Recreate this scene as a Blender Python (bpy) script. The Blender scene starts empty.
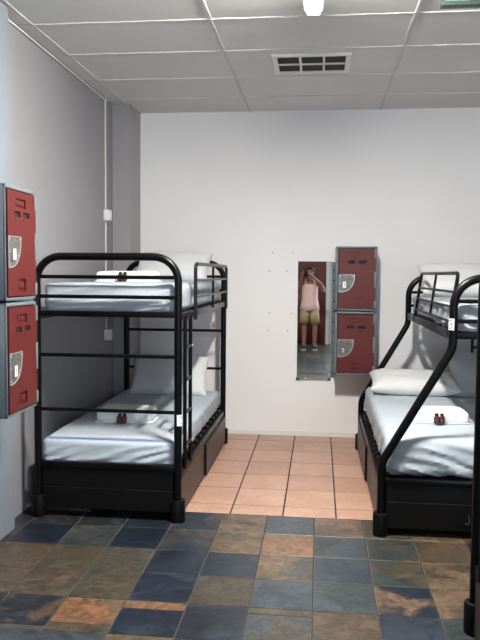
import bpy, bmesh, math, random
from mathutils import Vector, Matrix, noise
PI = math.pi
C = bpy.context.scene.collection
rnd = random.Random(7)

# ------------------------------------------------------------ camera
def cam_matrix(yaw, pit, rol, loc):
    yaw, pit, rol = map(math.radians, (yaw, pit, rol))
    fwd = Vector((-math.sin(yaw)*math.cos(pit), math.cos(yaw)*math.cos(pit), -math.sin(pit)))
    right = Vector((math.cos(yaw), math.sin(yaw), 0))
    up = right.cross(fwd)
    r2 = right*math.cos(rol) + up*math.sin(rol)
    u2 = -right*math.sin(rol) + up*math.cos(rol)
    m = Matrix.Identity(4)
    for i in range(3):
        m[i][0], m[i][1], m[i][2], m[i][3] = r2[i], u2[i], -fwd[i], loc[i]
    return m
cd = bpy.data.cameras.new('camera')
cam = bpy.data.objects.new('camera', cd); C.objects.link(cam)
cam.matrix_world = cam_matrix(6.33, 3.70, 0.47, (0, 0, 1.5))
cd.sensor_fit = 'VERTICAL'; cd.sensor_height = 24; cd.lens = 24*712/640
cd.clip_start = 0.01; cd.clip_end = 60
bpy.context.scene.camera = cam

# ------------------------------------------------------------ world, light, exposure
w = bpy.data.worlds.new('world'); bpy.context.scene.world = w; w.use_nodes = True
w.node_tree.nodes['Background'].inputs[0].default_value = (0.75, 0.85, 1, 1)
w.node_tree.nodes['Background'].inputs[1].default_value = 1.0
LAMP = 1230.0          # strength of the ceiling batten's diffuser
DAY = 75.0           # daylight coming in through the doorway behind the camera
al = bpy.data.lights.new('doorway_daylight', 'AREA'); al.shape = 'RECTANGLE'
al.size = .95; al.size_y = 1.6; al.energy = DAY; al.color = (0.72, 0.86, 1.0)
ao = bpy.data.objects.new('doorway_daylight', al); C.objects.link(ao)
ao.location = (1.3, -1.35, 1.45); ao.rotation_euler = (PI/2, 0, math.radians(14))
vs = bpy.context.scene.view_settings
vs.view_transform = 'Standard'; vs.look = 'None'; vs.gamma = 1.0; vs.exposure = 0.0; vs.use_curve_mapping = False

# ------------------------------------------------------------ materials
def s2l(c):
    return tuple(((v/255)/12.92 if v/255 <= .04045 else ((v/255+.055)/1.055)**2.4) for v in c)
def nt(name):
    m = bpy.data.materials.new(name); m.use_nodes = True
    n = m.node_tree.nodes; return m, n, m.node_tree.links, n['Principled BSDF']
def mat(name, rgb, rough=.5, metal=0., var=.0, scale=8., bump=0., bscale=60., spec=.5, emit=0):
    m, n, l, b = nt(name); c = s2l(rgb)
    b.inputs['Base Color'].default_value = (*c, 1); b.inputs['Roughness'].default_value = rough
    b.inputs['Metallic'].default_value = metal; b.inputs['Specular IOR Level'].default_value = spec
    tc = n.new('ShaderNodeTexCoord')
    if var:
        t = n.new('ShaderNodeTexNoise'); t.inputs['Scale'].default_value = scale; t.inputs['Detail'].default_value = 5
        l.new(tc.outputs['Object'], t.inputs['Vector'])
        r = n.new('ShaderNodeValToRGB')
        r.color_ramp.elements[0].position = .3; r.color_ramp.elements[1].position = .7
        r.color_ramp.elements[0].color = (*[max(0, v*(1-var)) for v in c], 1)
        r.color_ramp.elements[1].color = (*[min(1, v*(1+var)) for v in c], 1)
        l.new(t.outputs['Fac'], r.inputs[0]); l.new(r.outputs[0], b.inputs['Base Color'])
    if bump:
        t = n.new('ShaderNodeTexNoise'); t.inputs['Scale'].default_value = bscale; t.inputs['Detail'].default_value = 6
        l.new(tc.outputs['Object'], t.inputs['Vector'])
        u = n.new('ShaderNodeBump'); u.inputs['Strength'].default_value = bump; u.inputs['Distance'].default_value = .01
        l.new(t.outputs['Fac'], u.inputs['Height']); l.new(u.outputs[0], b.inputs['Normal'])
    if emit:
        b.inputs['Emission Color'].default_value = (*c, 1); b.inputs['Emission Strength'].default_value = emit
    return m
M = {}
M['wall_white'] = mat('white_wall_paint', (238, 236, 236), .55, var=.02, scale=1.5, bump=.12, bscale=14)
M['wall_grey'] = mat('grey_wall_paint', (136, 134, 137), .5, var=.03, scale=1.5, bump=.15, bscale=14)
M['wall_grey_lifted'] = mat('grey_wall_paint_lifted', (152, 149, 151), .5, var=.03, scale=1.5, bump=.15, bscale=14)  # same grey wall paint, the pillar's extra brightness put into the colour
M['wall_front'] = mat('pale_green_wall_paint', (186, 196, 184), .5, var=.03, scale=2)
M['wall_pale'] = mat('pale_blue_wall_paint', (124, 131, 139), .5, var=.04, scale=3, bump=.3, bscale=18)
M['ceiling'] = mat('ceiling_paint', (212, 210, 207), .7, var=.03, scale=2, bump=.1, bscale=20)
M['strip'] = mat('ceiling_strip_paint', (196, 194, 192), .6, bump=.6, bscale=40)
M['black'] = mat('black_powder_coat', (4, 4, 5), .32, spec=.22, bump=.05, bscale=300)
M['rail_grey'] = mat('grey_black_rail', (20, 20, 22), .32, metal=.3, var=.2, scale=12)  # black lifted towards grey, slightly metallic, tone varied at random
M['cap'] = mat('black_plastic_cap', (4, 4, 5), .5, spec=.22)
M['board'] = mat('black_board', (4, 3, 3), .5, var=.2, scale=6, spec=.25)
M['veneer'] = mat('dark_brown_laminate', (48, 40, 36), .42, var=.15, scale=9)
M['towel'] = mat('white_towel', (228, 232, 229), .9, bump=.7, bscale=180)
M['pillow'] = mat('white_pillowcase', (208, 209, 210), .8, bump=.25, bscale=14)
M['locker'] = mat('grey_moulded_plastic', (104, 112, 118), .5, var=.06, scale=6)
M['red'] = mat('red_moulded_plastic', (86, 19, 16), .55, var=.06, scale=5)
M['dark'] = mat('dark_slot', (24, 12, 12), .8)
M['steel'] = mat('brushed_steel', (200, 200, 198), .3, metal=.7, var=.2, scale=30)
M['steel_dark'] = mat('lock_plate_steel', (112, 111, 109), .3, metal=.45, var=.3, scale=50, bump=.4, bscale=90)
M['white_plastic'] = mat('white_plastic', (228, 226, 222), .4)
M['sticker'] = mat('white_sticker', (235, 236, 238), .5)
M['ink'] = mat('black_ink', (18, 18, 20), .6)
M['lamp'] = mat('lit_diffuser', (255, 252, 245), .4, emit=LAMP)
M['lamp_end'] = mat('lit_diffuser_end', (255, 252, 245), .4, emit=2.2)
M['lamp_side'] = mat('lit_diffuser_side', (255, 252, 245), .4, emit=LAMP*.5)
M['vent_dark'] = mat('dark_filter', (50, 47, 45), .9, var=.25, scale=40)
M['green'] = mat('green_acrylic', (92, 122, 104), .3)
M['green_dark'] = mat('dark_green_casing', (50, 62, 58), .4)
M['wood_door'] = mat('red_brown_door_paint', (98, 52, 44), .4, var=.15, scale=5)
M['bundle'] = mat('reddish_brown_wrapper', (66, 33, 28), .3, var=.6, scale=90)
M['skin'] = mat('skin', (168, 112, 92), .55)
M['pink'] = mat('pale_pink_cotton', (246, 208, 202), .85, bump=.3, bscale=30)
M['khaki'] = mat('khaki_cotton', (192, 168, 134), .85, bump=.3, bscale=30)
M['shoe'] = mat('dark_trainer', (62, 56, 58), .7)
M['sole'] = mat('pale_sole', (205, 200, 196), .7)
M['hair'] = mat('dark_hair', (38, 28, 24), .6)
M['grout'] = mat('grey_grout', (62, 59, 55), .9, var=.2, scale=20)
M['grout_pink'] = mat('brown_grout', (58, 42, 36), .9)
M['base'] = mat('white_skirting_paint', (226, 224, 220), .5)
m, n, l, b = nt('mirror_glass'); b.inputs['Base Color'].default_value = (.80, .82, .80, 1); b.inputs['Metallic'].default_value = 1; b.inputs['Roughness'].default_value = .015
M['mirror'] = m

def sheet_mat(name, y0, slant=0.0):
    """white cotton sheet with a woven blue line near its foot edge"""
    m, n, l, b = nt(name)
    b.inputs['Roughness'].default_value = .75
    tc = n.new('ShaderNodeTexCoord'); sp = n.new('ShaderNodeSeparateXYZ'); l.new(tc.outputs['Object'], sp.inputs[0])
    d = n.new('ShaderNodeMath'); d.operation = 'ABSOLUTE'
    s = n.new('ShaderNodeMath'); s.operation = 'SUBTRACT'; s.inputs[1].default_value = y0
    l.new(sp.outputs['Y'], s.inputs[0]); l.new(s.outputs[0], d.inputs[0])
    r = n.new('ShaderNodeValToRGB'); e = r.color_ramp.elements
    white = (*s2l((174, 183, 191)), 1); blue = (*s2l((128, 146, 200)), 1)
    e[0].position = .008; e[0].color = blue; e[1].position = .014; e[1].color = white
    l.new(d.outputs[0], r.inputs[0]); l.new(r.outputs[0], b.inputs['Base Color'])
    t = n.new('ShaderNodeTexNoise'); t.inputs['Scale'].default_value = 9; t.inputs['Detail'].default_value = 4
    l.new(tc.outputs['Object'], t.inputs['Vector'])
    u = n.new('ShaderNodeBump'); u.inputs['Strength'].default_value = .25; u.inputs['Distance'].default_value = .02
    l.new(t.outputs['Fac'], u.inputs['Height']); l.new(u.outputs[0], b.inputs['Normal'])
    return m

def tile_mat(name, rough, bump, slate):
    """per-tile stone colours (two per tile, mixed by noise) held in face attributes"""
    m, n, l, b = nt(name)
    a = n.new('ShaderNodeAttribute'); a.attribute_name = 'tile_a'
    c = n.new('ShaderNodeAttribute'); c.attribute_name = 'tile_b'
    o = n.new('ShaderNodeAttribute'); o.attribute_name = 'tile_seed'
    tc = n.new('ShaderNodeTexCoord'); ad = n.new('ShaderNodeVectorMath'); ad.operation = 'ADD'
    l.new(tc.outputs['Object'], ad.inputs[0]); l.new(o.outputs['Color'], ad.inputs[1])
    t = n.new('ShaderNodeTexNoise'); t.inputs['Scale'].default_value = 3.0 if slate else 2.5
    t.inputs['Detail'].default_value = 7; t.inputs['Roughness'].default_value = .62; t.inputs['Distortion'].default_value = 1.1 if slate else .2
    l.new(ad.outputs[0], t.inputs['Vector'])
    r = n.new('ShaderNodeValToRGB'); r.color_ramp.elements[0].position = .47; r.color_ramp.elements[1].position = .57
    l.new(t.outputs['Fac'], r.inputs[0])
    mx = n.new('ShaderNodeMix'); mx.data_type = 'RGBA'
    l.new(r.outputs[0], mx.inputs[0]); l.new(a.outputs['Color'], mx.inputs[6]); l.new(c.outputs['Color'], mx.inputs[7])
    t2 = n.new('ShaderNodeTexNoise'); t2.inputs['Scale'].default_value = 16; t2.inputs['Distortion'].default_value = 1.5; t2.inputs['Detail'].default_value = 8
    l.new(ad.outputs[0], t2.inputs['Vector'])
    r2 = n.new('ShaderNodeValToRGB'); r2.color_ramp.elements[0].position = .36; r2.color_ramp.elements[1].position = .66
    v = .5 if slate else .9
    r2.color_ramp.elements[0].color = (v, v, v, 1); r2.color_ramp.elements[1].color = (1.5 if slate else 1.05,)*3+(1,)
    l.new(t2.outputs['Fac'], r2.inputs[0])
    mu = n.new('ShaderNodeMix'); mu.data_type = 'RGBA'; mu.blend_type = 'MULTIPLY'; mu.inputs[0].default_value = 1
    l.new(mx.outputs[2], mu.inputs[6]); l.new(r2.outputs[0], mu.inputs[7]); l.new(mu.outputs[2], b.inputs['Base Color'])
    b.inputs['Roughness'].default_value = rough
    u = n.new('ShaderNodeBump'); u.inputs['Strength'].default_value = bump; u.inputs['Distance'].default_value = .006
    l.new(t.outputs['Fac'], u.inputs['Height'])
    u2 = n.new('ShaderNodeBump'); u2.inputs['Strength'].default_value = bump*.6; u2.inputs['Distance'].default_value = .003
    l.new(t2.outputs['Fac'], u2.inputs['Height']); l.new(u.outputs[0], u2.inputs['Normal']); l.new(u2.outputs[0], b.inputs['Normal'])
    return m
M['slate'] = tile_mat('slate_tile', .36, .8, True)
M['pink_tile'] = tile_mat('pink_terracotta_tile', .42, .06, False)

# ------------------------------------------------------------ mesh helpers
def box(bm, x0, x1, y0, y1, z0, z1, bev=0.0, seg=2):
    t = bmesh.new(); bmesh.ops.create_cube(t, size=1)
    for v in t.verts:
        v.co = Vector(((x0+x1)/2+v.co.x*(x1-x0), (y0+y1)/2+v.co.y*(y1-y0), (z0+z1)/2+v.co.z*(z1-z0)))
    if bev: bmesh.ops.bevel(t, geom=t.edges[:], offset=bev, segments=seg, affect='EDGES', profile=.5)
    merge(bm, t)
def merge(bm, t, mtx=None):
    if mtx is not None: bmesh.ops.transform(t, matrix=mtx, verts=t.verts)
    me = bpy.data.meshes.new('tmp'); t.to_mesh(me); t.free(); bm.from_mesh(me); bpy.data.meshes.remove(me)
def fillet(pts, r, seg=8):
    pts = [Vector(p) for p in pts]; out = [pts[0]]
    for i in range(1, len(pts)-1):
        a, p, c = pts[i-1], pts[i], pts[i+1]
        rr = r[i-1] if isinstance(r, (list, tuple)) else r
        u = (a-p).normalized(); v = (c-p).normalized(); ang = u.angle(v)
        if rr < 1e-5 or ang > PI-.02: out.append(p); continue
        d = min(rr/math.tan(ang/2), (a-p).length*.49 if i > 1 else (a-p).length*.95, (c-p).length*.49 if i < len(pts)-2 else (c-p).length*.95)
        rr = d*math.tan(ang/2)
        cen = p + (u+v).normalized()*(rr/math.sin(ang/2))
        s, e = p+u*d-cen, p+v*d-cen
        tot = s.angle(e); ax = s.cross(e).normalized()
        for k in range(seg+1):
            out.append(cen + Matrix.Rotation(tot*k/seg, 3, ax) @ s)
    out.append(pts[-1]); return out
def tube(bm, pts, r, n=14, closed=False):
    pts = [Vector(p) for p in pts]; rings = []
    rs = r if isinstance(r, (list, tuple)) else [r]*len(pts)
    T = [(pts[min(i+1, len(pts)-1)]-pts[max(i-1, 0)]).normalized() for i in range(len(pts))]
    up = Vector((0, 0, 1)) if abs(T[0].z) < .9 else Vector((1, 0, 0))
    nrm = (up - T[0]*up.dot(T[0])).normalized()
    for i, p in enumerate(pts):
        nrm = (nrm - T[i]*nrm.dot(T[i])).normalized(); bi = T[i].cross(nrm)
        rings.append([bm.verts.new(p + (nrm*math.cos(2*PI*k/n) + bi*math.sin(2*PI*k/n))*rs[i]) for k in range(n)])
    for a, b_ in zip(rings, rings[1:]):
        for k in range(n): bm.faces.new((a[k], a[(k+1) % n], b_[(k+1) % n], b_[k]))
    bm.faces.new(rings[0][::-1]); bm.faces.new(rings[-1])
def lathe(bm, prof, n=20, cen=(0, 0, 0)):
    cx, cy, cz = cen; rings = []
    for r, z in prof:
        rings.append([bm.verts.new((cx+r*math.cos(2*PI*k/n), cy+r*math.sin(2*PI*k/n), cz+z)) for k in range(n)])
    for a, b_ in zip(rings, rings[1:]):
        for k in range(n): bm.faces.new((a[k], a[(k+1) % n], b_[(k+1) % n], b_[k]))
    bm.faces.new(rings[0][::-1]); bm.faces.new(rings[-1])
def grid_box(n, fn):
    """closed cube surface of n=(nx,ny,nz) cells, every unit-cube vertex (-1..1) mapped through fn"""
    bm = bmesh.new(); V = {}
    def vt(i, j, k):
        key = (i, j, k)
        if key not in V: V[key] = bm.verts.new(fn(Vector((2*i/n[0]-1, 2*j/n[1]-1, 2*k/n[2]-1))))
        return V[key]
    X, Y, Z = n
    for i in range(X):
        for j in range(Y):
            bm.faces.new((vt(i, j, 0), vt(i, j+1, 0), vt(i+1, j+1, 0), vt(i+1, j, 0)))
            bm.faces.new((vt(i, j, Z), vt(i+1, j, Z), vt(i+1, j+1, Z), vt(i, j+1, Z)))
    for i in range(X):
        for k in range(Z):
            bm.faces.new((vt(i, 0, k), vt(i+1, 0, k), vt(i+1, 0, k+1), vt(i, 0, k+1)))
            bm.faces.new((vt(i, Y, k), vt(i, Y, k+1), vt(i+1, Y, k+1), vt(i+1, Y, k)))
    for j in range(Y):
        for k in range(Z):
            bm.faces.new((vt(0, j, k), vt(0, j, k+1), vt(0, j+1, k+1), vt(0, j+1, k)))
            bm.faces.new((vt(X, j, k), vt(X, j+1, k), vt(X, j+1, k+1), vt(X, j, k+1)))
    return bm
def rounded(p, hx, hy, hz, r):
    q = Vector((p.x*hx, p.y*hy, p.z*hz))
    inn = Vector((max(-hx+r, min(hx-r, q.x)), max(-hy+r, min(hy-r, q.y)), max(-hz+r, min(hz-r, q.z))))
    d = q-inn
    if d.length > 1e-9: q = inn + d.normalized()*r*min(1, max(abs(d.x), abs(d.y), abs(d.z))/r)
    return q, (d.normalized() if d.length > 1e-9 else Vector((0, 0, 1 if p.z > 0 else -1)))

def link(name, bm, m, parent=None, smooth=True, loc=None):
    """one mesh object; bm is in world coordinates (or the parent's) - loc moves the origin"""
    bmesh.ops.recalc_face_normals(bm, faces=bm.faces)
    if loc is not None: bmesh.ops.translate(bm, verts=bm.verts, vec=-Vector(loc))
    me = bpy.data.meshes.new(name); bm.to_mesh(me); bm.free()
    for q in (m if isinstance(m, (list, tuple)) else [m]): me.materials.append(q)
    if smooth:
        for p in me.polygons: p.use_smooth = True
        me.set_sharp_from_angle(angle=math.radians(38))
    o = bpy.data.objects.new(name, me); C.objects.link(o)
    if parent is not None: o.parent = parent
    elif loc is not None: o.location = loc
    return o
def tag(o, label=None, cat=None, group=None, kind=None):
    if label: o['label'] = label
    if cat: o['category'] = cat
    if group: o['group'] = group
    if kind: o['kind'] = kind
    return o
def empty(name, loc, rz=0):
    o = bpy.data.objects.new(name, None); C.objects.link(o); o.location = loc; o.rotation_euler = (0, 0, rz)
    o.empty_display_size = .1
    return o
def copy_tree(o, parent=None):
    c = o.copy(); C.objects.link(c); c.parent = parent
    for ch in [x for x in bpy.data.objects if x.parent == o]: copy_tree(ch, c)
    return c
def struct(name, bm, m, smooth=False): return tag(link(name, bm, m, smooth=smooth), kind='structure')
def B(*a, **k):
    bm = bmesh.new(); box(bm, *a, **k); return bm
def T(pts, r, n=14):
    bm = bmesh.new(); tube(bm, pts, r, n); return bm

# ------------------------------------------------------------ the room
H = 2.98; YB = 6.57; XL = -1.83; XR = 2.02; YF = -1.5
struct('wall_back', B(XL-.15, XR+.15, YB, YB+.15, -.05, H+.1), M['wall_white'])
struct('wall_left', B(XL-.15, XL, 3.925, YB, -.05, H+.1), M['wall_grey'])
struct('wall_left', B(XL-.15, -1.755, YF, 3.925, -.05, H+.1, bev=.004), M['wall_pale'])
struct('wall_left', B(XL, -1.675, 6.2, YB, 0, H), M['wall_grey_lifted'])
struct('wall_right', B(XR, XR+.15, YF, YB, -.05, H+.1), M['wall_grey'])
bm = bmesh.new()                                   # front wall with a doorway to the right of the brown door
box(bm, XL-.15, .75, YF-.15, YF, -.05, H+.1); box(bm, 1.85, XR+.15, YF-.15, YF, -.05, H+.1); box(bm, .75, 1.85, YF-.15, YF, 2.35, H+.1)
struct('wall_front', bm, M['wall_front'])
struct('ceiling', B(XL-.15, XR+.15, YF-.15, YB+.15, H, H+.1), M['ceiling'])

def tiles(name, xs_rows, m, grout, base, thick, gap, bev):
    """xs_rows: list of (x0,x1,y0,y1,colour_a,colour_b)"""
    bm = bmesh.new()
    box(bm, *base, -.05, -thick)
    for f in bm.faces: f.material_index = 1
    la = bm.loops.layers.float_color.new('tile_a'); lb = bm.loops.layers.float_color.new('tile_b'); ls = bm.loops.layers.float_color.new('tile_seed')
    for (x0, x1, y0, y1, a, c) in xs_rows:
        if x1-x0 < .02 or y1-y0 < .02: continue
        t = bmesh.new(); box(t, x0+gap/2, x1-gap/2, y0+gap/2, y1-gap/2, -.012, 0, bev=bev, seg=1)
        n0 = len(bm.faces); merge(bm, t); bm.faces.ensure_lookup_table()
        la = bm.loops.layers.float_color['tile_a']; lb = bm.loops.layers.float_color['tile_b']; ls = bm.loops.layers.float_color['tile_seed']
        sd = (rnd.uniform(-20, 20), rnd.uniform(-20, 20), rnd.uniform(-20, 20), 1)
        for f in bm.faces[n0:]:
            f.material_index = 0
            for lp in f.loops: lp[la] = (*s2l(a), 1); lp[lb] = (*s2l(c), 1); lp[ls] = sd
    o = link(name, bm, [m, grout], smooth=False); return tag(o, kind='structure')
NAVY = (22, 29, 42); BLUE = (38, 45, 56); SLATE = (56, 63, 70); GREY = (64, 62, 57); OLIVE = (66, 59, 47)
BROWN = (76, 62, 50); TAN = (98, 80, 62); ORANGE = (116, 82, 58); TEAL = (47, 54, 55); DK = (34, 35, 36)
PB = (98, 79, 68); CHAR = (28, 33, 41)
XC = [-1.84, -1.715, -1.425, -1.14, -.86, -.575, -.295, -.008, .28, .55, .84, 1.13, 1.42, 1.71, 2.03]
YR = [4.335, 4.03, 3.722, 3.413, 3.11]
G = {0: [(DK, BROWN), (DK, GREY), (TEAL, DK), (CHAR, BLUE), (BLUE, TAN), (TAN, OLIVE), (SLATE, BLUE), (PB, BROWN), (OLIVE, GREY), (TAN, OLIVE)],
     1: [(DK, GREY), (NAVY, CHAR), (TEAL, GREY), (NAVY, CHAR), (BLUE, OLIVE), (OLIVE, TAN), (ORANGE, TAN), (SLATE, TEAL), (OLIVE, TEAL), (BROWN, OLIVE)],
     2: [(OLIVE, DK), (OLIVE, BROWN), (OLIVE, OLIVE), (OLIVE, GREY), (BLUE, CHAR), (CHAR, BLUE), (TAN, GREY), (BLUE, SLATE), (TEAL, OLIVE), (OLIVE, TAN)],
     3: [(OLIVE, BROWN), (BROWN, OLIVE), (OLIVE, BROWN), (TEAL, OLIVE), (NAVY, BLUE), (OLIVE, GREY), (SLATE, BLUE), (SLATE, TEAL), (TAN, NAVY), (TAN, BROWN)]}
browns = [(OLIVE, BROWN), (BROWN, DK), (GREY, OLIVE), (BROWN, GREY), (DK, OLIVE), (OLIVE, GREY), (TAN, BROWN)]
kinds = [(NAVY, CHAR), (BLUE, SLATE), (OLIVE, BROWN), (TAN, OLIVE), (SLATE, TEAL), (BROWN, GREY), (TEAL, OLIVE)]
L = []
for r in range(4):
    for c in range(len(XC)-1):
        a, b_ = G[r][c] if c < 10 else kinds[rnd.randrange(7)]
        L.append((XC[c], XC[c+1], YR[r+1], YR[r], a, b_))
row4 = {0: [(3.11, 2.80, CHAR, DK)], 1: [(3.11, 2.80, CHAR, DK)], 2: [(3.11, 2.83, CHAR, BROWN)], 3: [(3.11, 2.87, ORANGE, TAN), (2.87, 2.80, BROWN, OLIVE)],
        4: [(3.11, 3.035, ORANGE, TAN), (3.035, 2.80, NAVY, BLUE)], 5: [(3.11, 2.80, BLUE, CHAR)], 6: [(3.11, 3.05, BROWN, OLIVE), (3.05, 2.80, SLATE, OLIVE)],
        7: [(3.11, 2.80, OLIVE, BROWN)], 8: [(3.11, 2.80, BLUE, CHAR)], 9: [(3.11, 2.80, TEAL, OLIVE)]}
for c in range(len(XC)-1):
    for (y1, y0, a, b_) in row4.get(c, [(3.11, 2.80, *kinds[rnd.randrange(7)])]):
        L.append((XC[c], XC[c+1], y0, y1, a, b_))
y = 2.80
while y > YF:
    y0 = max(YF, y-.308)
    for c in range(len(XC)-1):
        a, b_ = (kinds if y > 1 else browns)[rnd.randrange(7)]; L.append((XC[c], XC[c+1], y0, y, a, b_))
    y = y0
tiles('floor', L, M['slate'], M['grout'], (XL, XR, YF, 4.338), .0025, .007, .0015)
L = []; ys = [4.341, 4.528, 4.89, 5.25, 5.615, 5.985, 6.35, 6.57]; xs = [-1.84, -1.53, -1.195, -.865, -.535, -.205, .125, .455, .785, 1.115, 1.445, 1.775, 2.03]
for i in range(len(xs)-1):
    for j in range(len(ys)-1):
        k = rnd.uniform(-5, 5)
        L.append((xs[i], xs[i+1], ys[j], ys[j+1], (186+k, 148+k, 128+k), (177+k, 138+k, 118+k)))
tiles('floor', L, M['pink_tile'], M['grout_pink'], (XL, XR, 4.338, YB), .0012, .010, .0008)

# skirting line, ceiling strips
struct('baseboard_back', B(-1.675, XR, YB-.006, YB, 0, .045, bev=.002), M['base'])
def strip(name, a, b_, wd, seed):
    """flat hand-plastered cover strip over a ceiling joint"""
    a = Vector(a); b_ = Vector(b_); n = 90; bm = bmesh.new(); d = (b_-a).normalized(); s = Vector((-d.y, d.x, 0)); R = []
    for i in range(n+1):
        p = a.lerp(b_, i/n); wob = .006*noise.noise(Vector((i*.35, seed, 0))); ww = wd*(1+.3*noise.noise(Vector((i*.6, seed, 5))))
        th = .006+.003*noise.noise(Vector((i*.8, seed, 9)))
        R.append([bm.verts.new(p+s*(wob-ww/2)), bm.verts.new(p+s*(wob-ww/3)+Vector((0, 0, -th))), bm.verts.new(p+s*(wob+ww/3)+Vector((0, 0, -th))), bm.verts.new(p+s*(wob+ww/2))])
    for q, r in zip(R, R[1:]):
        for k in range(3): bm.faces.new((q[k], q[k+1], r[k+1], r[k]))
        bm.faces.new((q[3], q[0], r[0], r[3]))
    bm.faces.new(R[0]); bm.faces.new(R[-1][::-1])
    struct(name, bm, M['strip'], smooth=True)
ti = 1
for x in (-.655, .52, 1.70):
    strip('trim_%d' % ti, (x, YF, H), (x, YB, H), .022, ti*3.1); ti += 1
for y in (6.03, 5.43, 4.79, 4.2, 3.6, 3.0, 2.4, 1.8, 1.2, .6, 0, -.6):
    strip('trim_%d' % ti, (XL, y, H), (XR, y, H), .014, ti*3.1); ti += 1
strip('trim_%d' % ti, (-1.74, 3.3, H), (-1.70, 6.2, H), .012, 77); ti += 1

# brown door and its frame in the wall behind the camera (seen in the mirror)
d = link('door_1', B(-1.15, .44, YF+.002, YF+.04, 0.005, 2.25, bev=.004), M['wood_door']); tag(d, kind='structure')
for zz in (.25, 1.2): link('door_panel', B(-1.0, .29, YF+.04, YF+.05, zz, zz+.75, bev=.004), M['wood_door'], d)
bm = bmesh.new(); box(bm, -1.21, -1.15, YF, YF+.055, 0, 2.31); box(bm, .44, .50, YF, YF+.055, 0, 2.31); box(bm, -1.15, .44, YF, YF+.055, 2.25, 2.31)
struct('trim_%d' % ti, bm, M['base'])

# ------------------------------------------------------------ ceiling things
t = empty('batten_light', (-.053, 3.50, H)); tag(t, 'lit white batten light on the ceiling at the top edge, its end showing', 'light')
link('casing', B(-.108, .002, 3.08, 3.945, H-.035, H, bev=.006), M['white_plastic'], t, loc=t.location)
df = link('diffuser', B(-.103, -.003, 3.10, 3.58, H-.085, H-.035, bev=.018, seg=4), [M['lamp'], M['lamp_side']], t, loc=t.location)
for p in df.data.polygons: p.material_index = 0 if p.normal.z < -.7 else 1
link('diffuser_end', B(-.103, -.003, 3.585, 3.925, H-.085, H-.035, bev=.018, seg=4), M['lamp_end'], t, loc=t.location)
bm = bmesh.new(); box(bm, -.09, -.016, 3.925, 3.985, H-.078, H-.02, bev=.008)
link('end_cap', bm, M['lamp_end'], t, loc=t.location)

t = empty('ceiling_vent', (-.075, 5.11, H)); tag(t, 'white framed ceiling air vent with six dark openings', 'vent')
link('filter', B(-.31, .16, 4.93, 5.29, H-.006, H-.002), M['vent_dark'], t, loc=t.location, smooth=False)
x0, x1, y0, y1 = -.345, .19, 4.895, 5.325; zt = H-.016
def vbar(nm, a):
    link(nm, B(*a, zt, H, bev=.002), M['white_plastic'], t, loc=t.location, smooth=False)
for a in ((x0, x1, y0, y0+.035), (x0, x1, y1-.035, y1), (x0, x0+.035, y0+.035, y1-.035), (x1-.035, x1, y0+.035, y1-.035)): vbar('frame', a)
vbar('divider', (-.162, -.146, y0+.035, y1-.035)); vbar('divider', (.0, .016, y0+.035, y1-.035))
for a in ((x0+.035, -.162), (-.146, .0), (.016, x1-.035)): vbar('divider', (a[0], a[1], 5.102, 5.118))

t = empty('exit_sign', (.86, 3.83, H)); tag(t, 'dark green sign box hanging at the top right corner of the ceiling', 'sign')
link('casing', B(.595, 1.13, 3.80, 3.86, 2.870, H, bev=.006), M['green_dark'], t, loc=t.location)
link('sign_face', B(.61, 1.115, 3.796, 3.80, 2.888, H-.008), M['green'], t, loc=t.location, smooth=False)

# ------------------------------------------------------------ left wall fittings
bm = bmesh.new()
tube(bm, [(XL+.012, 4.03, 2.962), (XL+.012, 5.99, 2.955)], .005, 8)
link('cable_conduit', bm, M['white_plastic']); tag(bpy.data.objects['cable_conduit'], 'thin white conduit running along the top of the grey wall', 'conduit')
o = link('cable_conduit', B(XL, XL+.010, 5.962, 5.976, 1.0, 2.97, bev=.003), M['white_plastic']); tag(o, 'thin grey-white vertical conduit dropping from ceiling to the wall boxes', 'conduit')
for i, (z, lab) in enumerate(((1.99, 'white wall box on the conduit above the upper bunk'), (.967, 'wall box on the conduit inside the lower bunk, in shade'))):
    t = empty('wall_box', (XL, 5.965, z)); tag(t, lab, 'wall box')
    link('box', B(XL, XL+.05, 5.915, 6.01, z-.045, z+.045, bev=.006), M['white_plastic'], t, loc=t.location)
    link('switch', B(XL+.05, XL+.056, 5.945, 5.985, z-.02, z+.02, bev=.002), M['white_plastic'], t, loc=t.location)

# ------------------------------------------------------------ wall screw holes
SC = [(-.459, 1.529, 'left plug of the second row above'), (-.30, 1.531, 'right plug of the second row above'), (-.455, 1.142, 'left plug of the third row down'),
      (-.253, 1.14, 'right plug of the third row'), (-.467, .979, 'left plug of the lowest row'), (-.286, .982, 'right plug of the lowest row'),
      (-.428, 1.699, 'left plug of the topmost row'), (-.245, 1.696, 'right plug of the topmost row')]
for x, z, lab in SC:
    bm = bmesh.new(); lathe(bm, [(.0045, 0), (.006, .0015), (.004, .003), (.0012, .003)], 12)
    bmesh.ops.rotate(bm, verts=bm.verts, cent=(0, 0, 0), matrix=Matrix.Rotation(PI/2, 3, 'X'))
    o = link('wall_plug', bm, M['steel_dark']); o.location = (x, YB, z)
    tag(o, 'tiny grey wall plug left of the mirror, ' + lab, 'wall plug', 'old fixing plugs left of the mirror')

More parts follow.
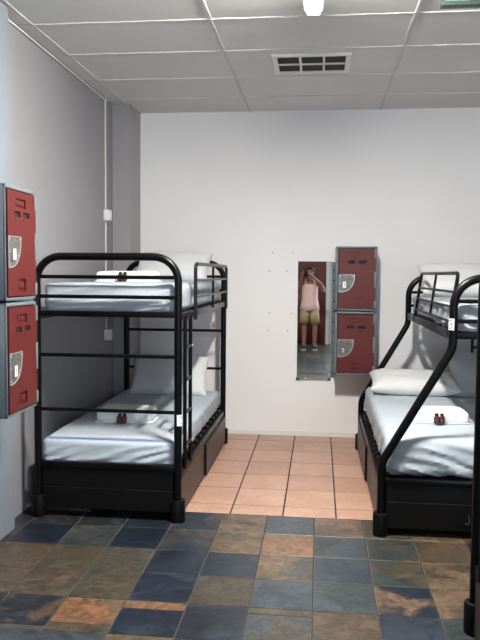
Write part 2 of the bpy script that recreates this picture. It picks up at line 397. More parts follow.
# ------------------------------------------------------------ mirror
t = empty('wall_mirror', (-.043, YB, 1.075))
tag(t, 'tall frameless mirror on the white wall reflecting a person in pink', 'mirror')
link('glass', B(-.153, .153, -.012, -.006, -.545, .545, bev=.0008, seg=1), M['mirror'], t, smooth=False)
for sx in (-1, 1):
    bm = bmesh.new(); x = sx*.153
    vs_ = [bm.verts.new(p) for p in ((x+sx*.004, -.015, -.549), (x-sx*.03, -.015, -.549), (x+sx*.004, -.015, -.52))]
    f = bm.faces.new(vs_); e = bmesh.ops.extrude_face_region(bm, geom=[f]); bmesh.ops.translate(bm, verts=[v for v in e['geom'] if isinstance(v, bmesh.types.BMVert)], vec=(0, .015, 0))
    link('corner_clip', bm, M['cap'], t, smooth=False)
t.rotation_euler = (math.radians(.30), 0, math.radians(1.08)); t.location.y = YB-.004

# perforated grey mounting strip between mirror and lockers
bm = bmesh.new()
hs = [.60+i*.094 for i in range(11)]
zc = .555
for h in hs:
    box(bm, .112, .150, YB-.010, YB, zc, h-.007); box(bm, .112, .124, YB-.010, YB, h-.007, h+.007); box(bm, .138, .150, YB-.010, YB, h-.007, h+.007); zc = h+.007
box(bm, .112, .150, YB-.010, YB, zc, 1.615)
o = link('mounting_rail', bm, M['locker'], smooth=False); tag(o, 'grey perforated upright strip between the mirror and the back wall lockers', 'rail')
for h in hs: link('rail_hole', B(.124, .138, YB-.003, YB, h-.007, h+.007), M['dark'], o, smooth=False)

# ------------------------------------------------------------ lockers
def relief(xs, zs, depth, y):
    """panel in the x-z plane with sunken or raised cells; depth(i,j) >0 goes inward (+y)"""
    bm = bmesh.new()
    def q(a): bm.faces.new([bm.verts.new(p) for p in a])
    nx, nz = len(xs)-1, len(zs)-1
    D = [[depth(i, j) for j in range(nz)] for i in range(nx)]
    for i in range(nx):
        for j in range(nz):
            d_ = y+D[i][j]
            q([(xs[i], d_, zs[j]), (xs[i+1], d_, zs[j]), (xs[i+1], d_, zs[j+1]), (xs[i], d_, zs[j+1])])
            if i+1 < nx and D[i+1][j] != D[i][j]:
                e_ = y+D[i+1][j]; q([(xs[i+1], d_, zs[j]), (xs[i+1], e_, zs[j]), (xs[i+1], e_, zs[j+1]), (xs[i+1], d_, zs[j+1])])
            if j+1 < nz and D[i][j+1] != D[i][j]:
                e_ = y+D[i][j+1]; q([(xs[i], d_, zs[j+1]), (xs[i+1], d_, zs[j+1]), (xs[i+1], e_, zs[j+1]), (xs[i], e_, zs[j+1])])
    bmesh.ops.remove_doubles(bm, verts=bm.verts, dist=1e-5); return bm
W, HL, DP = .355, .556, .30
def make_locker(loc, rz, label, group, number, inset=.026):
    t = empty('locker', loc, rz); tag(t, label, 'locker', group)
    # shell: origin at the bottom centre of the back; the front faces local -y
    bm = bmesh.new(); e = .012
    box(bm, -W/2, W/2, -.012, 0, 0, HL, bev=.004)
    box(bm, -W/2, -W/2+e, -DP, 0, 0, HL, bev=.005); box(bm, W/2-e, W/2, -DP, 0, 0, HL, bev=.005)
    box(bm, -W/2, W/2, -DP, 0, 0, e, bev=.005); box(bm, -W/2, W/2, -DP, 0, HL-e, HL, bev=.005)
    # front frame
    for a in ((-W/2, -W/2+inset-.006, 0, HL), (W/2-.022, W/2, 0, HL), (-W/2, W/2, 0, .016), (-W/2, W/2, HL-.018, HL)):
        box(bm, a[0], a[1], -DP-.006, -DP+.012, a[2], a[3], bev=.004)
    link('body', bm, M['locker'], t)
    x0, x1, z0, z1 = -W/2+inset, W/2-.012, .022, HL-.024
    u = lambda k: x0+k*(x1-x0)/36; v = lambda k: z1-k*(z1-z0)/58
    xs = [x0, u(8.6), u(10), u(12.6), u(15.6), u(19.5), u(21.8), u(22.5), u(27), x1]
    zs = sorted([z1, v(4), v(9), v(11), v(14.2), v(15.2), v(16.2), v(48.5), v(55.5), z0])
    def dep(i, j):
        cx = (xs[i]+xs[i+1])/2; cz = (zs[j]+zs[j+1])/2; uu = (cx-x0)/(x1-x0)*36; vv = (z1-cz)/(z1-z0)*58
        if 11 < vv < 14.2 and (8.6 < uu < 15.6 or 19.5 < uu < 27): return .012
        if 15.2 < vv < 16.2 and (8.6 < uu < 15.6 or 19.5 < uu < 27): return -.003
        if 4 < vv < 9 and 10 < uu < 22.5: return .012
        if 48.5 < vv < 55.5 and 12.6 < uu < 21.8: return .012
        return 0
    bm = relief(xs, zs, dep, -DP-.014)
    be = [ed for ed in bm.edges if ed.is_boundary]
    ex = bmesh.ops.extrude_edge_only(bm, edges=be)
    for vv in ex['geom']:
        if isinstance(vv, bmesh.types.BMVert): vv.co.y = -DP+.004
    dr = link('door', bm, M['red'], t, smooth=False)
    for ua, ub in ((8.6, 15.6), (19.5, 27)):        # dark backs of the two vent slots
        link('vent_slot', B(u(ua), u(ub), -DP-.0035, -DP-.0025, v(14.2), v(11)), M['dark'], dr, smooth=False)
    for (ua, ub, va, vb) in ((11.4, 21.1, 5.4, 7.6), (14, 20.4, 50.2, 53.8)):
        link('embossed_plate', B(u(ua), u(ub), -DP-.0105, -DP-.006, v(vb), v(va), bev=.002), M['red'], dr, smooth=False)
    # quarter-round lock plate, raised rim and rivets
    bm = bmesh.new(); a_, b2 = u(15.5)-x0, v(25)-v(42.5); N = 14
    def sector(k, y): 
        out = [Vector((x0+.001, y, v(25)))]
        for i in range(N+1):
            an = PI/2*i/N; out.append(Vector((x0+.001+a_*k*math.cos(an)**.8, y, v(25)-b2*k*math.sin(an)**.8)))
        return out
    A = [bm.verts.new(p) for p in sector(1, -DP-.014)]; Bv = [bm.verts.new(p) for p in sector(1, -DP-.019)]; n_ = len(A)
    Cc = Vector((x0+a_*.4, 0, v(25)-b2*.4))
    D_ = [bm.verts.new(Vector((Cc.x+(p.co.x-Cc.x)*.94, -DP-.019, Cc.z+(p.co.z-Cc.z)*.94))) for p in Bv]
    E_ = [bm.verts.new(p.co+Vector((0, .004, 0))) for p in D_]
    for P_, Q_ in ((A, Bv), (Bv, D_), (D_, E_)):
        for i in range(n_): bm.faces.new((P_[i], P_[(i+1) % n_], Q_[(i+1) % n_], Q_[i]))
    bm.faces.new(E_)
    lp = link('lock_plate', bm, [M['steel_dark'], M['steel']], t, smooth=False)
    for p in lp.data.polygons:
        if len(p.vertices) == 4: p.material_index = 1
    for (uu, vv) in ((1.2, 26.6), (14, 26.6), (1.2, 40.6), (11.6, 35.5), (1.5, 33.6)):
        bm = bmesh.new(); lathe(bm, [(.0045, 0), (.0045, .002), (.003, .004), (.0008, .0045)], 10)
        bmesh.ops.rotate(bm, verts=bm.verts, cent=(0, 0, 0), matrix=Matrix.Rotation(PI/2, 3, 'X')); bmesh.ops.translate(bm, verts=bm.verts, vec=(u(uu), -DP-.017, v(vv)))
        link('rivet', bm, M['steel'], lp)
    bm = bmesh.new(); box(bm, u(4.2), u(6.5), -DP-.026, -DP-.015, v(38), v(33.5), bev=.002)
    hp = link('lock_barrel', bm, M['steel'], lp)
    if number:
        link('white_label', B(u(4), u(7.2), -DP-.028, -DP-.026, v(38), v(32)), M['sticker'], lp, smooth=False)
        bm = bmesh.new(); box(bm, u(5.2), u(5.7), -DP-.0285, -DP-.028, v(37), v(33.2)); box(bm, u(5.7), u(6.3), -DP-.0285, -DP-.028, v(35.2), v(34.6))
        link('label_mark', bm, M['steel_dark'], lp, smooth=False)
    for va, vb in ((0, 9), (22, 38), (51, 58)):
        link('hinge', B(W/2-.026, W/2-.004, -DP-.018, -DP+.004, v(vb), v(va), bev=.003), M['locker'], t)
    return t
for i, z in enumerate((.624, 1.190)):
    make_locker((.318, YB-.002, z), 0, ['lower red-doored grey locker on the white back wall, without white label', 'upper red-doored grey locker on back wall beside mirror, white label on its lock'][i], 'lockers on the white back wall', i == 1)
for i, z in enumerate((.778, 1.358)):
    t = make_locker((-1.757, 3.50, z), PI/2, ['lower red-doored locker on the left wall, above the bare floor', 'upper red-doored locker on the left wall at the photo edge'][i], 'lockers on the left wall', True, .012)
    t.scale = (1.04, .80, 1.025)

# ------------------------------------------------------------ bunk beds
def foot(parent, x, y, loc, r=.045, h=.135):
    bm = bmesh.new(); lathe(bm, [(r*.93, 0), (r, .008), (r, h-.012), (r*.93, h-.003), (.027, h), (.027, h-.01)], 24, (x, y, 0))
    return link('foot_cap', bm, M['cap'], parent, loc=loc)
def post(root, pts, r=.0245, foot_at=None):
    p = link('post', T(fillet(pts, .09), r, 18), M['black'], root, loc=root.location)
    if foot_at: foot(p, *foot_at, root.location)
    return p
def bolt(parent, x, y, z, loc, ax='X', s=1):
    bm = bmesh.new(); lathe(bm, [(.009, 0), (.009, .003), (.006, .006), (.001, .007)], 12)
    bmesh.ops.rotate(bm, verts=bm.verts, cent=(0, 0, 0), matrix=Matrix.Rotation(s*PI/2, 3, 'Y' if ax == 'X' else 'X')); bmesh.ops.translate(bm, verts=bm.verts, vec=(x, y, z))
    link('bolt', bm, M['steel'], parent, loc=loc)

def slats(root, x0, x1, y0, y1, z, n, rail):
    for k in range(n):
        y = y0+(y1-y0)*(k+.5)/n
        s = link('slat', B(x0, x1, y-.03, y+.03, z-.006, z+.006, bev=.002), M['board'], root, loc=root.location, smooth=False)
        for xx in (x0, x1): link('slat_holder', B(xx-.018, xx+.018, y-.034, y+.034, z-.010, z+.014, bev=.003), M['cap'], s, loc=root.location)

YN, YE = 4.165, 6.19
XA, XB = -1.705, -.832
def make_bunk():
    R_ = empty('bunk_bed', ((XA+XB)/2, (YN+YE)/2, 0)); Lc = R_.location
    tag(R_, 'black metal single-over-single bunk bed against the left grey wall', 'bunk bed', None)
    for x in (XA, XB):
        for y in (YN, YE): post(R_, [(x, y, .012), (x, y, 1.235)], .0235, (x, y))
    for y in (YN, YE):
        h = link('end_hoop', T(fillet([(XA, y, 1.235), (XA, y, 1.597), (XB, y, 1.597), (XB, y, 1.235)], .15, 10), .0235, 18), M['black'], R_, loc=Lc)
        for z in (1.475, 1.356): link('end_bar', T([(XA+.01, y, z), (XB-.01, y, z)], .0115, 12), M['black'], R_, loc=Lc)
        link('end_rail', B(XA, XB, y-.015, y+.015, 1.235, 1.27, bev=.004), M['black'], R_, loc=Lc)
        for z in (1.0, .665): link('end_bar', T([(XA+.01, y, z), (XB-.01, y, z)], .0115, 12), M['black'], R_, loc=Lc)
        link('end_rail', B(XA, XB, y-.016, y+.016, .30, .345, bev=.004), M['black'], R_, loc=Lc)
        s = -1 if y == YN else 1
        link('end_panel', B(XA+.03, XB-.03, y-.006, y+.012, .185, .30), M['board'], R_, loc=Lc, smooth=False)
        link('end_panel', B(XA+.03, XB-.03, y-.012, y+.008, .055, .185, bev=.003), M['board'], R_, loc=Lc, smooth=False)
    for x in (XA, XB):
        s = 1 if x == XB else -1
        link('side_rail', B(x-.012, x+.012, YN+.02, YE-.02, 1.215, 1.258, bev=.003), M['rail_grey'], R_, loc=Lc)
        link('side_rail', B(x-.012, x+.012, YN+.02, YE-.02, .245, .30, bev=.003), M['black'], R_, loc=Lc)
    slats(R_, XA+.03, XB-.03, YN+.06, YE-.06, 1.252, 12, 0)
    slats(R_, XA+.03, XB-.03, YN+.06, YE-.06, .307, 12, 0)
    # guard rail on the open side of the upper deck
    x = XB+.016
    g = link('guard_rail', T(fillet([(x, 4.665, 1.195), (x, 4.665, 1.565), (x, 6.235, 1.565), (x, 6.235, 1.195)], .05, 8), .0125, 12), M['rail_grey'], R_, loc=Lc)
    for z in (1.455, 1.345): link('guard_bar', T([(x, 4.665, z), (x, 6.235, z)], .009, 10), M['rail_grey'], g, loc=Lc)
    link('guard_bar', T([(x, 5.45, 1.565), (x, 5.45, 1.24)], .009, 10), M['black'], g, loc=Lc)
    # ladder
    x = XB+.012
    ld = link('ladder', T([(x, 4.32, .285), (x, 4.32, 1.24)], .0125, 12), M['black'], R_, loc=Lc)
    link('ladder_upright', T([(x, 4.505, .285), (x, 4.505, 1.24)], .0125, 12), M['black'], ld, loc=Lc)
    for z in (.425, .63, .835, 1.04):
        link('rung', T([(x, 4.31, z), (x, 4.52, z)], .0105, 12), M['black'], ld, loc=Lc)
        bolt(ld, x+.012, 4.505, z, Lc, 'X', 1)
    # drawers under the bed, open side
    for k, (ya, yb, dx) in enumerate(((YN+.05, 5.09, .0), (5.105, YE-.03, .014))):
        bm = B(XB+dx-.006, XB+dx+.012, ya, yb, .02, .24, bev=.002)
        d_ = link('drawer', bm, M['veneer'], R_, loc=Lc, smooth=False)
        link('drawer_edge', B(XB+dx-.0065, XB+dx+.0125, ya-.003, ya+.012, .018, .242, bev=.001), M['board'], d_, loc=Lc, smooth=False)
        bm = bmesh.new(); box(bm, XB-.5, XB-.01, ya+.02, ya+.032, .04, .2); box(bm, XB-.5, XB-.01, yb-.032, yb-.02, .04, .2); box(bm, XB-.5, XB-.01, ya+.02, yb-.02, .03, .04)
        link('drawer_box', bm, M['board'], d_, loc=Lc, smooth=False)
    return R_
bunk = make_bunk()
nb = copy_tree(bunk); nb.location = (1.107, 1.99, 0); nb.rotation_euler = (0, 0, PI)
tag(nb, 'nearest black bunk bed, only its end post and foot cap at the right edge', 'bunk bed')

def sticker(parent, x, y, z, hw, hh, ang, r, glyph, loc):
    """white sticker wrapped on a round post, facing angle ang (0 = towards -y)"""
    bm = bmesh.new(); R = []
    n = 8
    for i in range(n+1):
        a = ang+(-hw+2*hw*i/n)/r; dx, dy = math.sin(a), -math.cos(a)
        R.append([bm.verts.new((x+dx*rr, y+dy*rr, zz)) for rr, zz in ((r+.0002, z-hh), (r+.001, z-hh), (r+.001, z+hh), (r+.0002, z+hh))])
    for q, s in zip(R, R[1:]):
        for k in range(4): bm.faces.new((q[k], q[(k+1) % 4], s[(k+1) % 4], s[k]))
    bm.faces.new(R[0]); bm.faces.new(R[-1])
    st = link('number_sticker', bm, M['sticker'], parent, loc=loc)
    def P(u_, v_):
        a = ang+u_*hw/r; return (x+math.sin(a)*(r+.0016), y-math.cos(a)*(r+.0016), z+v_*hh)
    bm = bmesh.new()
    for line in glyph: tube(bm, [P(*p) for p in line], .0022, 6)
    link('number', bm, M['ink'], st, loc=loc)
three = [[(-.45, .62), (-.1, .74), (.3, .66), (.5, .4), (.3, .12), (-.05, .03)], [(-.05, .03), (.35, -.08), (.55, -.38), (.3, -.68), (-.1, -.76), (-.45, -.64)]]
def part_of(root, y_sign, x_sign, name='post'):
    best = None
    for o in bpy.data.objects:
        if o.parent == root and o.name.startswith(name):
            c = sum((v.co for v in o.data.vertices), Vector())/len(o.data.vertices)
            s = c.x*x_sign+c.y*y_sign
            if best is None or s > best[0]: best = (s, o)
    return best[1]
Lc = bunk.location
sticker(part_of(bunk, -1, 1), XB, YN, .622, .02, .034, .75, .0235, [[(.1, .55), (.6, .5)], [(.1, -.5), (.55, -.55)]], Lc)
sticker(part_of(nb, -1, 1), XB, YN, 1.35-.0, .02, .06, -PI*.9, .0235, [[(-.6, .5), (-.2, .5)]], Lc)

# right bunk: single over double, lower deck wider, sloping tubes on the left
RX0, RXU, RX1, RN, RE = .372, .752, 1.76, 4.10, 6.14
def make_tri():
    R_ = empty('bunk_bed', ((RX0+RX1)/2, (RN+RE)/2, 0)); Lc = R_.location
    tag(R_, 'black metal single-over-double bunk bed on the right with sloping side tubes', 'bunk bed')
    for y in (RN, RE):
        h = link('end_frame', T(fillet([(RX0, y, .012), (RX0, y, .425), (RXU, y, 1.09), (RXU, y, 1.485), (RX1-.01, y, 1.485), (RX1-.01, y, .012)], [.14, .16, .155, .155], 10), .0245, 18), M['black'], R_, loc=Lc)
        foot(h, RX0, y, Lc); foot(h, RX1-.01, y, Lc)
        for z in (1.357, 1.245): link('end_bar', T([(RXU, y, z), (RX1-.01, y, z)], .0115, 12), M['black'], R_, loc=Lc)
        link('end_rail', B(RXU, RX1-.01, y-.015, y+.015, 1.145, 1.18, bev=.004), M['black'], R_, loc=Lc)
        link('end_rail', B(RX0, RX1-.01, y-.016, y+.016, .298, .335, bev=.004), M['black'], R_, loc=Lc)
        link('end_panel', B(RX0+.03, RX1-.03, y-.006, y+.012, .20, .298), M['board'], R_, loc=Lc, smooth=False)
        link('end_panel', B(RX0+.03, RX1-.03, y-.014, y+.008, .045, .20, bev=.003), M['board'], R_, loc=Lc, smooth=False)
    y = RE
    link('end_bar', T([(1.285, y, 1.15), (1.285, y, .35)], .0115, 12), M['black'], R_, loc=Lc)
    link('end_bar', T([(1.285, y, .90), (RX1-.01, y, .90)], .0115, 12), M['black'], R_, loc=Lc)
    for x in (RXU, RX1-.01): link('side_rail', B(x-.012, x+.012, RN+.02, RE-.02, 1.135, 1.185, bev=.003), M['black'], R_, loc=Lc)
    for x in (RX0, RX1-.01): link('side_rail', B(x-.012, x+.012, RN+.02, RE-.02, .265, .315, bev=.003), M['black'], R_, loc=Lc)
    slats(R_, RXU+.03, RX1-.04, RN+.06, RE-.06, 1.172, 12, 0)
    slats(R_, RX0+.03, RX1-.04, RN+.06, RE-.06, .322, 16, 0)
    def gp(y, z): return (RXU-.006+.045*(z-1.16)/.345, y, z)
    g = link('guard_rail', T(fillet([gp(4.21, 1.15), gp(4.21, 1.515), gp(5.68, 1.515), gp(5.68, 1.15)], .04, 8), .0115, 12), M['black'], R_, loc=Lc)
    for z in (1.405, 1.32, 1.235): link('guard_bar', T([gp(4.21, z), gp(5.68, z)], .0085, 10), M['black'], g, loc=Lc)
    link('guard_bar', T([gp(4.98, 1.505), gp(4.98, 1.235)], .0085, 10), M['black'], g, loc=Lc)
    for k, (ya, yb, dx) in enumerate(((RN+.05, 5.11, .0), (5.125, RE-.03, -.014))):
        d_ = link('drawer', B(RX0+dx-.012, RX0+dx+.006, ya, yb, .02, .262, bev=.002), M['veneer'], R_, loc=Lc, smooth=False)
        link('drawer_edge', B(RX0+dx-.0125, RX0+dx+.0065, ya-.003, ya+.012, .018, .264, bev=.001), M['board'], d_, loc=Lc, smooth=False)
        bm = bmesh.new(); box(bm, RX0+.01, RX0+.5, ya+.02, ya+.032, .04, .2); box(bm, RX0+.01, RX0+.5, yb-.032, yb-.02, .04, .2); box(bm, RX0+.01, RX0+.5, ya+.02, yb-.02, .03, .04)
        link('drawer_box', bm, M['board'], d_, loc=Lc, smooth=False)
    # hooks of the end panel near the right
    bm = bmesh.new()
    tube(bm, fillet([(.862, RN-.02, .145), (.868, RN-.02, .10), (.855, RN-.02, .085), (.845, RN-.02, .10)], .008, 4), .0022, 8)
    link('hook', bm, M['steel_dark'], R_, loc=Lc)
    return R_
tri = make_tri()
sticker(part_of(tri, -1, 0, 'end_frame'), RXU, RN, 1.228, .021, .032, -.85, .0245, three, tri.location)

# ------------------------------------------------------------ mattresses
def mattress(x0, x1, y0, y1, z0, z1, seed, label, m, amp=.008, r=.035, sl=.42, fq=38):
    hx, hy, hz = (x1-x0)/2, (y1-y0)/2, (z1-z0)/2; cx, cy = (x0+x1)/2, (y0+y1)/2
    def fn(p):
        q, nn = rounded(p, hx, hy, hz, r)
        a = 0
        tz = (q.z+hz)/(2*hz)                        # folds of the fitted sheet on the sides
        if abs(nn.y) > .5 or q.y < -hy+.05:
            s = q.x + tz*sl
            a = math.sin(s*fq+seed+4*noise.noise(Vector((q.x*3, tz*1.5, seed)))) * .6 + noise.noise(Vector((s*14, tz*3, seed)))*1.1
            a *= amp*(1-tz**4)*(.45+.55*min(1, (hx-abs(q.x))/.1+.6))
        elif abs(nn.x) > .5:
            s = q.y + tz*.25
            a = math.sin(s*30+seed+3*noise.noise(Vector((q.y*2, tz, seed)))) * .5 + noise.noise(Vector((s*9, tz*3, seed+3)))*1.2
            a *= amp*(1-tz**4)
        else:
            if q.z > 0: a = .005*noise.noise(Vector((q.x*3.5, q.y*2.2, seed)))+.0035*noise.noise(Vector((q.x*9+q.y*4, q.y*5, seed)))
        q = q + Vector((nn.x, nn.y, nn.z))*a
        if q.z < 0: q.z = max(q.z, -hz)
        return q
    bm = grid_box((90 if hx < .6 else 120, 90, 14), fn)
    o = link('mattress', bm, m); o.location = (cx, cy, z0+hz)
    return tag(o, label, 'mattress')
mattress(XA+.005, XB-.026, YN+.03, YE-.03, .316, .475, 2.1, 'sheeted white mattress on the lower deck of the left bunk, blue line at foot', sheet_mat('sheet_blue_line', -.955), amp=.0055, sl=-.5, fq=30)
mattress(XA+.03, XB-.03, YN+.028, YE-.03, 1.264, 1.435, 5.7, 'sheeted white mattress on the upper deck of the left bunk', sheet_mat('sheet_plain', -9), amp=.006, sl=-.7, fq=16)
mattress(RX0+.028, RX1-.04, RN+.03, RE-.03, .336, .560, 9.3, 'wide white sheeted double mattress on the lower deck of the right bunk', sheet_mat('sheet_double', -9), amp=.009, r=.055, sl=.8, fq=24)
mattress(RXU+.03, RX1-.04, RN+.03, RE-.03, 1.184, 1.335, 3.3, 'sheeted white mattress on the upper deck of the right bunk, behind the railing', sheet_mat('sheet_crumpled', -9), amp=.016)

# ------------------------------------------------------------ pillows and towels
def pillow(cen, sx, sy, th, tilt, rz, label, seed, droop=0):
    def fn(p):
        u_, v_ = p.x, p.y
        e = (1-abs(u_)**3.2)*(1-abs(v_)**3.2)
        h = th/2*max(0, e)**.42
        # a slightly concave outline with pointed corners
        x = u_*sx/2*(1-.05*(1-v_*v_)*abs(u_)**3); y_ = v_*sy/2*(1-.07*(1-u_*u_)*abs(v_)**3)
        z = h*p.z + .006*p.z
        k = .010*noise.noise(Vector((u_*2.2, v_*2.2, seed+p.z))) + .005*noise.noise(Vector((u_*6, v_*5, seed)))
        return Vector((x, y_, z+k*(1-max(abs(u_), abs(v_))**4) + droop*math.cos(u_*1.5)*abs(v_)))
    bm = grid_box((34, 28, 4), fn)
    o = link('pillow', bm, M['pillow']); o.location = cen
    o.rotation_euler = (math.radians(tilt), 0, math.radians(rz)); return tag(o, label, 'pillow')
pillow((-1.27, 5.985, .622), .66, .40, .13, 48, 3, 'white pillow propped at the head of the left lower bunk', 1.2)
pillow((-1.24, 5.97, 1.555), .64, .36, .13, 40, -2, 'white pillow propped at the head of the left upper bunk', 4.2)
pillow((.760, 5.78, .648), .68, .44, .14, 9, -2, 'white pillow lying on the right lower bed, nearer the sloping tube', 6.1)
pillow((1.37, 5.86, .705), .64, .44, .14, 46, 4, 'white pillow behind on the right lower bed, overlapping its neighbour', 8.4)
pillow((1.12, 5.84, 1.465), .64, .42, .15, 30, 0, 'white pillow on the right upper bunk above the railing', 3.9)

def towel(cen, sx, sy, sz, rz, label, seed):
    t = empty('folded_towel', cen, math.radians(rz)); tag(t, label, 'towel', 'folded bath towels laid on the beds')
    def fn(p):
        q, nn = rounded(p, sx/2, sy/2, sz/2, sz*.32)
        q.z *= 1-.12*abs(p.x)**4
        # the fold line round the back and the ends
        g = math.exp(-(q.z/.006)**2)*.010*(1 if q.y > -sy/2+.03 else 0)
        q = q - Vector((nn.x, nn.y, 0))*g + nn*.004*noise.noise(q*14+Vector((seed, 0, 0)))
        return q+Vector((0, 0, sz/2))
    link('towel', grid_box((40, 26, 14), fn), M['towel'], t)
    bm = B(-sx/2-.008, sx/2+.012, -sy/2+.002, sy/2, .0, .010, bev=.004)
    link('bottom_fold', bm, M['towel'], t)
    return t
def bundle(cen, rz, label):
    """two little brown wrapped pieces with dark knobbed tops"""
    t = empty('toiletry_bundle', cen, math.radians(rz)); tag(t, label, 'toiletries', 'small brown bundles on the towels')
    for s in (-1, 1):
        bm = bmesh.new(); n = 12
        for k, (z, r) in enumerate(((0, .017), (.012, .021), (.03, .018), (.046, .012))): pass
        lathe(bm, [(.012, 0), (.019, .006), (.0215, .016), (.017, .026), (.02, .036), (.014, .046), (.008, .052)], 14)
        for v in bm.verts: v.co += Vector((noise.noise(v.co*90), noise.noise(v.co*90+Vector((5, 0, 0))), 0))*.004
        bmesh.ops.rotate(bm, verts=bm.verts, cent=(0, 0, 0), matrix=Matrix.Rotation(math.radians(-22), 3, 'X') @ Matrix.Rotation(math.radians(4*s), 3, 'Y'))
        bmesh.ops.translate(bm, verts=bm.verts, vec=(s*.014, 0, .003))
        b_ = link('wrapped_bottle', bm, M['bundle'], t)
        bm = bmesh.new(); lathe(bm, [(.006, 0), (.0115, .003), (.0115, .013), (.006, .017)], 12)
        bmesh.ops.rotate(bm, verts=bm.verts, cent=(0, 0, 0), matrix=Matrix.Rotation(math.radians(-22), 3, 'X'))
        bmesh.ops.translate(bm, verts=bm.verts, vec=(s*.0165, .020, .050))
        link('cap', bm, M['cap'], b_)
    bm = bmesh.new(); tube(bm, [(.032*math.cos(a), .012*math.sin(a)+.010, .026) for a in [2*PI*i/16 for i in range(17)]], .003, 6)
    link('band', bm, M['cap'], t)
    return t
towel((-1.318, 4.80, .476), .385, .22, .095, 1, 'folded white towel on the left lower bed', 1)
bundle((-1.32, 4.655, .480), 0, 'small reddish brown bundle against the towel on the left lower bed')
towel((-1.36, 5.0, 1.437), .42, .22, .078, -1, 'folded white towel on the left upper bunk, behind the end hoop', 4)
bundle((-1.37, 4.855, 1.441), 0, 'small reddish brown bundle against the towel on the left upper bunk')
towel((.785, 4.68, .562), .335, .22, .080, 2, 'folded white towel on the right double bed', 8)
bundle((.765, 4.535, .566), 0, 'small reddish brown bundle against the towel on the right double bed')

# ------------------------------------------------------------ the photographer, seen in the mirror
PX, PY = .085, -.42
per = empty('person', (PX, PY, 0)); per.scale = (.92, .92, .92)
tag(per, 'person in pale pink tank top and khaki shorts raising a phone, seen in mirror', 'person')
def skin_mesh(name, pts, edges, m, parent, levels=2):
    me = bpy.data.meshes.new(name); me.from_pydata([p[:3] for p in pts], edges, []); me.materials.append(m)
    o = bpy.data.objects.new(name, me); C.objects.link(o); o.parent = parent
    md = o.modifiers.new('skin', 'SKIN'); md.use_smooth_shade = True
    sk = me.skin_vertices[0].data if me.skin_vertices else None
    if sk is None:
        bmx = bmesh.new(); bmx.from_mesh(me); bmx.verts.layers.skin.verify(); bmx.to_mesh(me); bmx.free(); sk = me.skin_vertices[0].data
    for i, p in enumerate(pts):
        sk[i].radius = (p[3], p[4] if len(p) > 4 else p[3]); sk[i].use_root = (i == 0)
    s = o.modifiers.new('sub', 'SUBSURF'); s.levels = levels; s.render_levels = levels
    return o
ph = Vector((0-PX, -.035-PY, 1.47))/.92                 # centre of the phone, person space
pts = [(0, 0, .95, .125, .10), (0, -.01, 1.08, .115, .09), (0, 0, 1.22, .135, .10), (0, .0, 1.36, .13, .09), (0, .01, 1.44, .055), (0, .03, 1.52, .052),
       (0, .035, 1.60, .078, .088), (0, .03, 1.67, .06, .07)]
edges = [(0, 1), (1, 2), (2, 3), (3, 4), (4, 5), (5, 6), (6, 7)]
for s in (-1, 1):
    k = len(pts)
    pts += [(s*.10, 0, .88, .085), (s*.11, .015, .50, .052), (s*.11, -.01, .30, .052), (s*.11, -.02, .10, .033), (s*.115, .03, .05, .036), (s*.12, .13, .035, .032)]
    edges += [(0, k), (k, k+1), (k+1, k+2), (k+2, k+3), (k+3, k+4), (k+4, k+5)]
    k = len(pts)
    hx = ph.x+s*.075
    pts += [(s*.185, 0, 1.385, .05), (s*.29, .06, 1.20, .040), (s*.22, .20, 1.36, .033) , (hx, ph.y-.05, ph.z-.035, .024, .03), (hx-s*.012, ph.y-.02, ph.z-.01, .022, .034)]
    edges += [(3, k), (k, k+1), (k+1, k+2), (k+2, k+3), (k+3, k+4)]
body = skin_mesh('body', pts, edges, M['skin'], per)
for s in (-1, 1):                                   # fingers and thumb, each its own short chain rooted in the palm
    hx = ph.x+s*.063
    for f, (dz, ln) in enumerate(((.038, .9), (.016, 1), (-.006, .95), (-.027, .75))):
        p0 = Vector((hx, ph.y-.018, ph.z-.01+dz))
        fp = [(*p0, .0095), (hx-s*.002, ph.y+.002*1, ph.z-.008+dz, .009), (hx-s*.022*ln, ph.y+.004, ph.z-.006+dz, .008), (hx-s*.038*ln, ph.y+.0055-.001, ph.z-.006+dz, .007)]
        skin_mesh('finger', fp, [(0, 1), (1, 2), (2, 3)], M['skin'], body, 1)
    skin_mesh('thumb', [(hx, ph.y-.022, ph.z-.03, .011), (hx-s*.018, ph.y-.028, ph.z+.0, .010), (hx-s*.03, ph.y-.022, ph.z+.02, .0085)], [(0, 1), (1, 2)], M['skin'], body, 1)
# face
bm = bmesh.new(); tube(bm, [(0, .115, 1.605), (0, .128, 1.585), (0, .138, 1.568), (0, .112, 1.56)], [.006, .011, .015, .009], 10); link('nose', bm, M['skin'], body)
for s in (-1, 1):
    bm = bmesh.new(); bmesh.ops.create_uvsphere(bm, u_segments=10, v_segments=8, radius=.012); bmesh.ops.translate(bm, verts=bm.verts, vec=(s*.032, .112, 1.60)); link('eye', bm, M['ink'], body)
    bm = bmesh.new(); bmesh.ops.create_uvsphere(bm, u_segments=10, v_segments=8, radius=.028); bmesh.ops.scale(bm, verts=bm.verts, vec=(.3, .6, 1)); bmesh.ops.translate(bm, verts=bm.verts, vec=(s*.078, .03, 1.585)); link('ear', bm, M['skin'], body)
bm = bmesh.new(); tube(bm, [(-.024, .108, 1.532), (0, .117, 1.530), (.024, .108, 1.532)], [.003, .006, .003], 8); link('mouth', bm, M['bundle'], body)
def hairf(p):
    q = p.normalized()*Vector((1, 1, 1)).length/1.732
    z = q.z*.085+1.632; y_ = q.y*.105+.018; x = q.x*.088
    if y_ > .06: z = max(z, 1.655)
    return Vector((x, y_, max(z, 1.57)))
link('hair', grid_box((12, 12, 12), hairf), M['hair'], per)
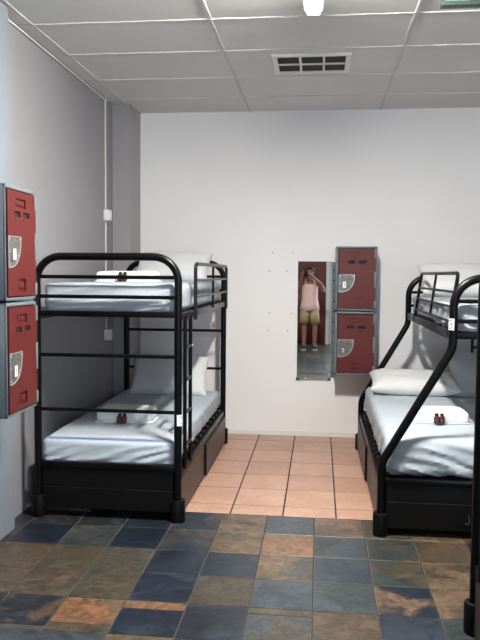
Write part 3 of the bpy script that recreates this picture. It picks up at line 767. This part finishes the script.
def loft(bm, rings, n=28):
    R = []
    for (cx, cy, cz, rx, ry) in rings:
        R.append([bm.verts.new((cx+rx*math.cos(2*PI*k/n), cy+ry*math.sin(2*PI*k/n), cz+(.006*noise.noise(Vector((k, cz*9, 0)))))) for k in range(n)])
    for a, b_ in zip(R, R[1:]):
        for k in range(n): bm.faces.new((a[k], a[(k+1) % n], b_[(k+1) % n], b_[k]))
bm = bmesh.new(); loft(bm, [(0, 0, .82, .205, .155), (0, -.005, .95, .185, .145), (0, -.01, 1.06, .162, .125), (0, 0, 1.2, .165, .128), (0, 0, 1.30, .158, .122), (0, 0, 1.35, .14, .112)])
for s in (-1, 1):
    tube(bm, fillet([(s*.10, .108, 1.31), (s*.085, .09, 1.40), (s*.085, 0, 1.45), (s*.085, -.08, 1.40), (s*.10, -.10, 1.30)], .05, 6), [.022]*2+[.024]*30 if False else .022, 8)
o = link('tank_top', bm, M['pink'], per); md = o.modifiers.new('thick', 'SOLIDIFY'); md.thickness = .004
bm = bmesh.new(); loft(bm, [(0, 0, .98, .165, .128), (0, 0, .90, .18, .14), (0, 0, .80, .19, .14)])
for s in (-1, 1): loft(bm, [(s*.085, 0, .84, .10, .135), (s*.10, .005, .70, .098, .115), (s*.11, .01, .55, .10, .105)])
o = link('shorts', bm, M['khaki'], per); md = o.modifiers.new('thick', 'SOLIDIFY'); md.thickness = .004
for s in (-1, 1):
    def shf(p, s=s):
        q, nn = rounded(p, .048, .14, .045, .03); q.z *= (1 if p.y < 0 else 1-.35*p.y)
        if p.y > 0: q.x *= 1-.12*p.y*p.y
        return q+Vector((s*.118, .055, .062))
    sh = link('shoe', grid_box((8, 16, 6), shf), M['shoe'], per)
    def sof(p, s=s):
        q, nn = rounded(p, .051, .146, .014, .012)
        return q+Vector((s*.118, .056, .016))
    link('sole', grid_box((8, 16, 3), sof), M['sole'], sh)
t = empty('phone', (0, -.035, 1.47)); tag(t, 'dark phone held up in front of the face of the mirrored person', 'phone')
link('case', B(-.037, .037, -.0045, .0045, -.075, .075, bev=.004), M['cap'], t)
link('screen', B(-.034, .034, -.0052, -.0045, -.07, .07), M['ink'], t, smooth=False)
link('lens', B(-.006, .006, .0045, .0052, .03, .055), M['steel_dark'], t, smooth=False)
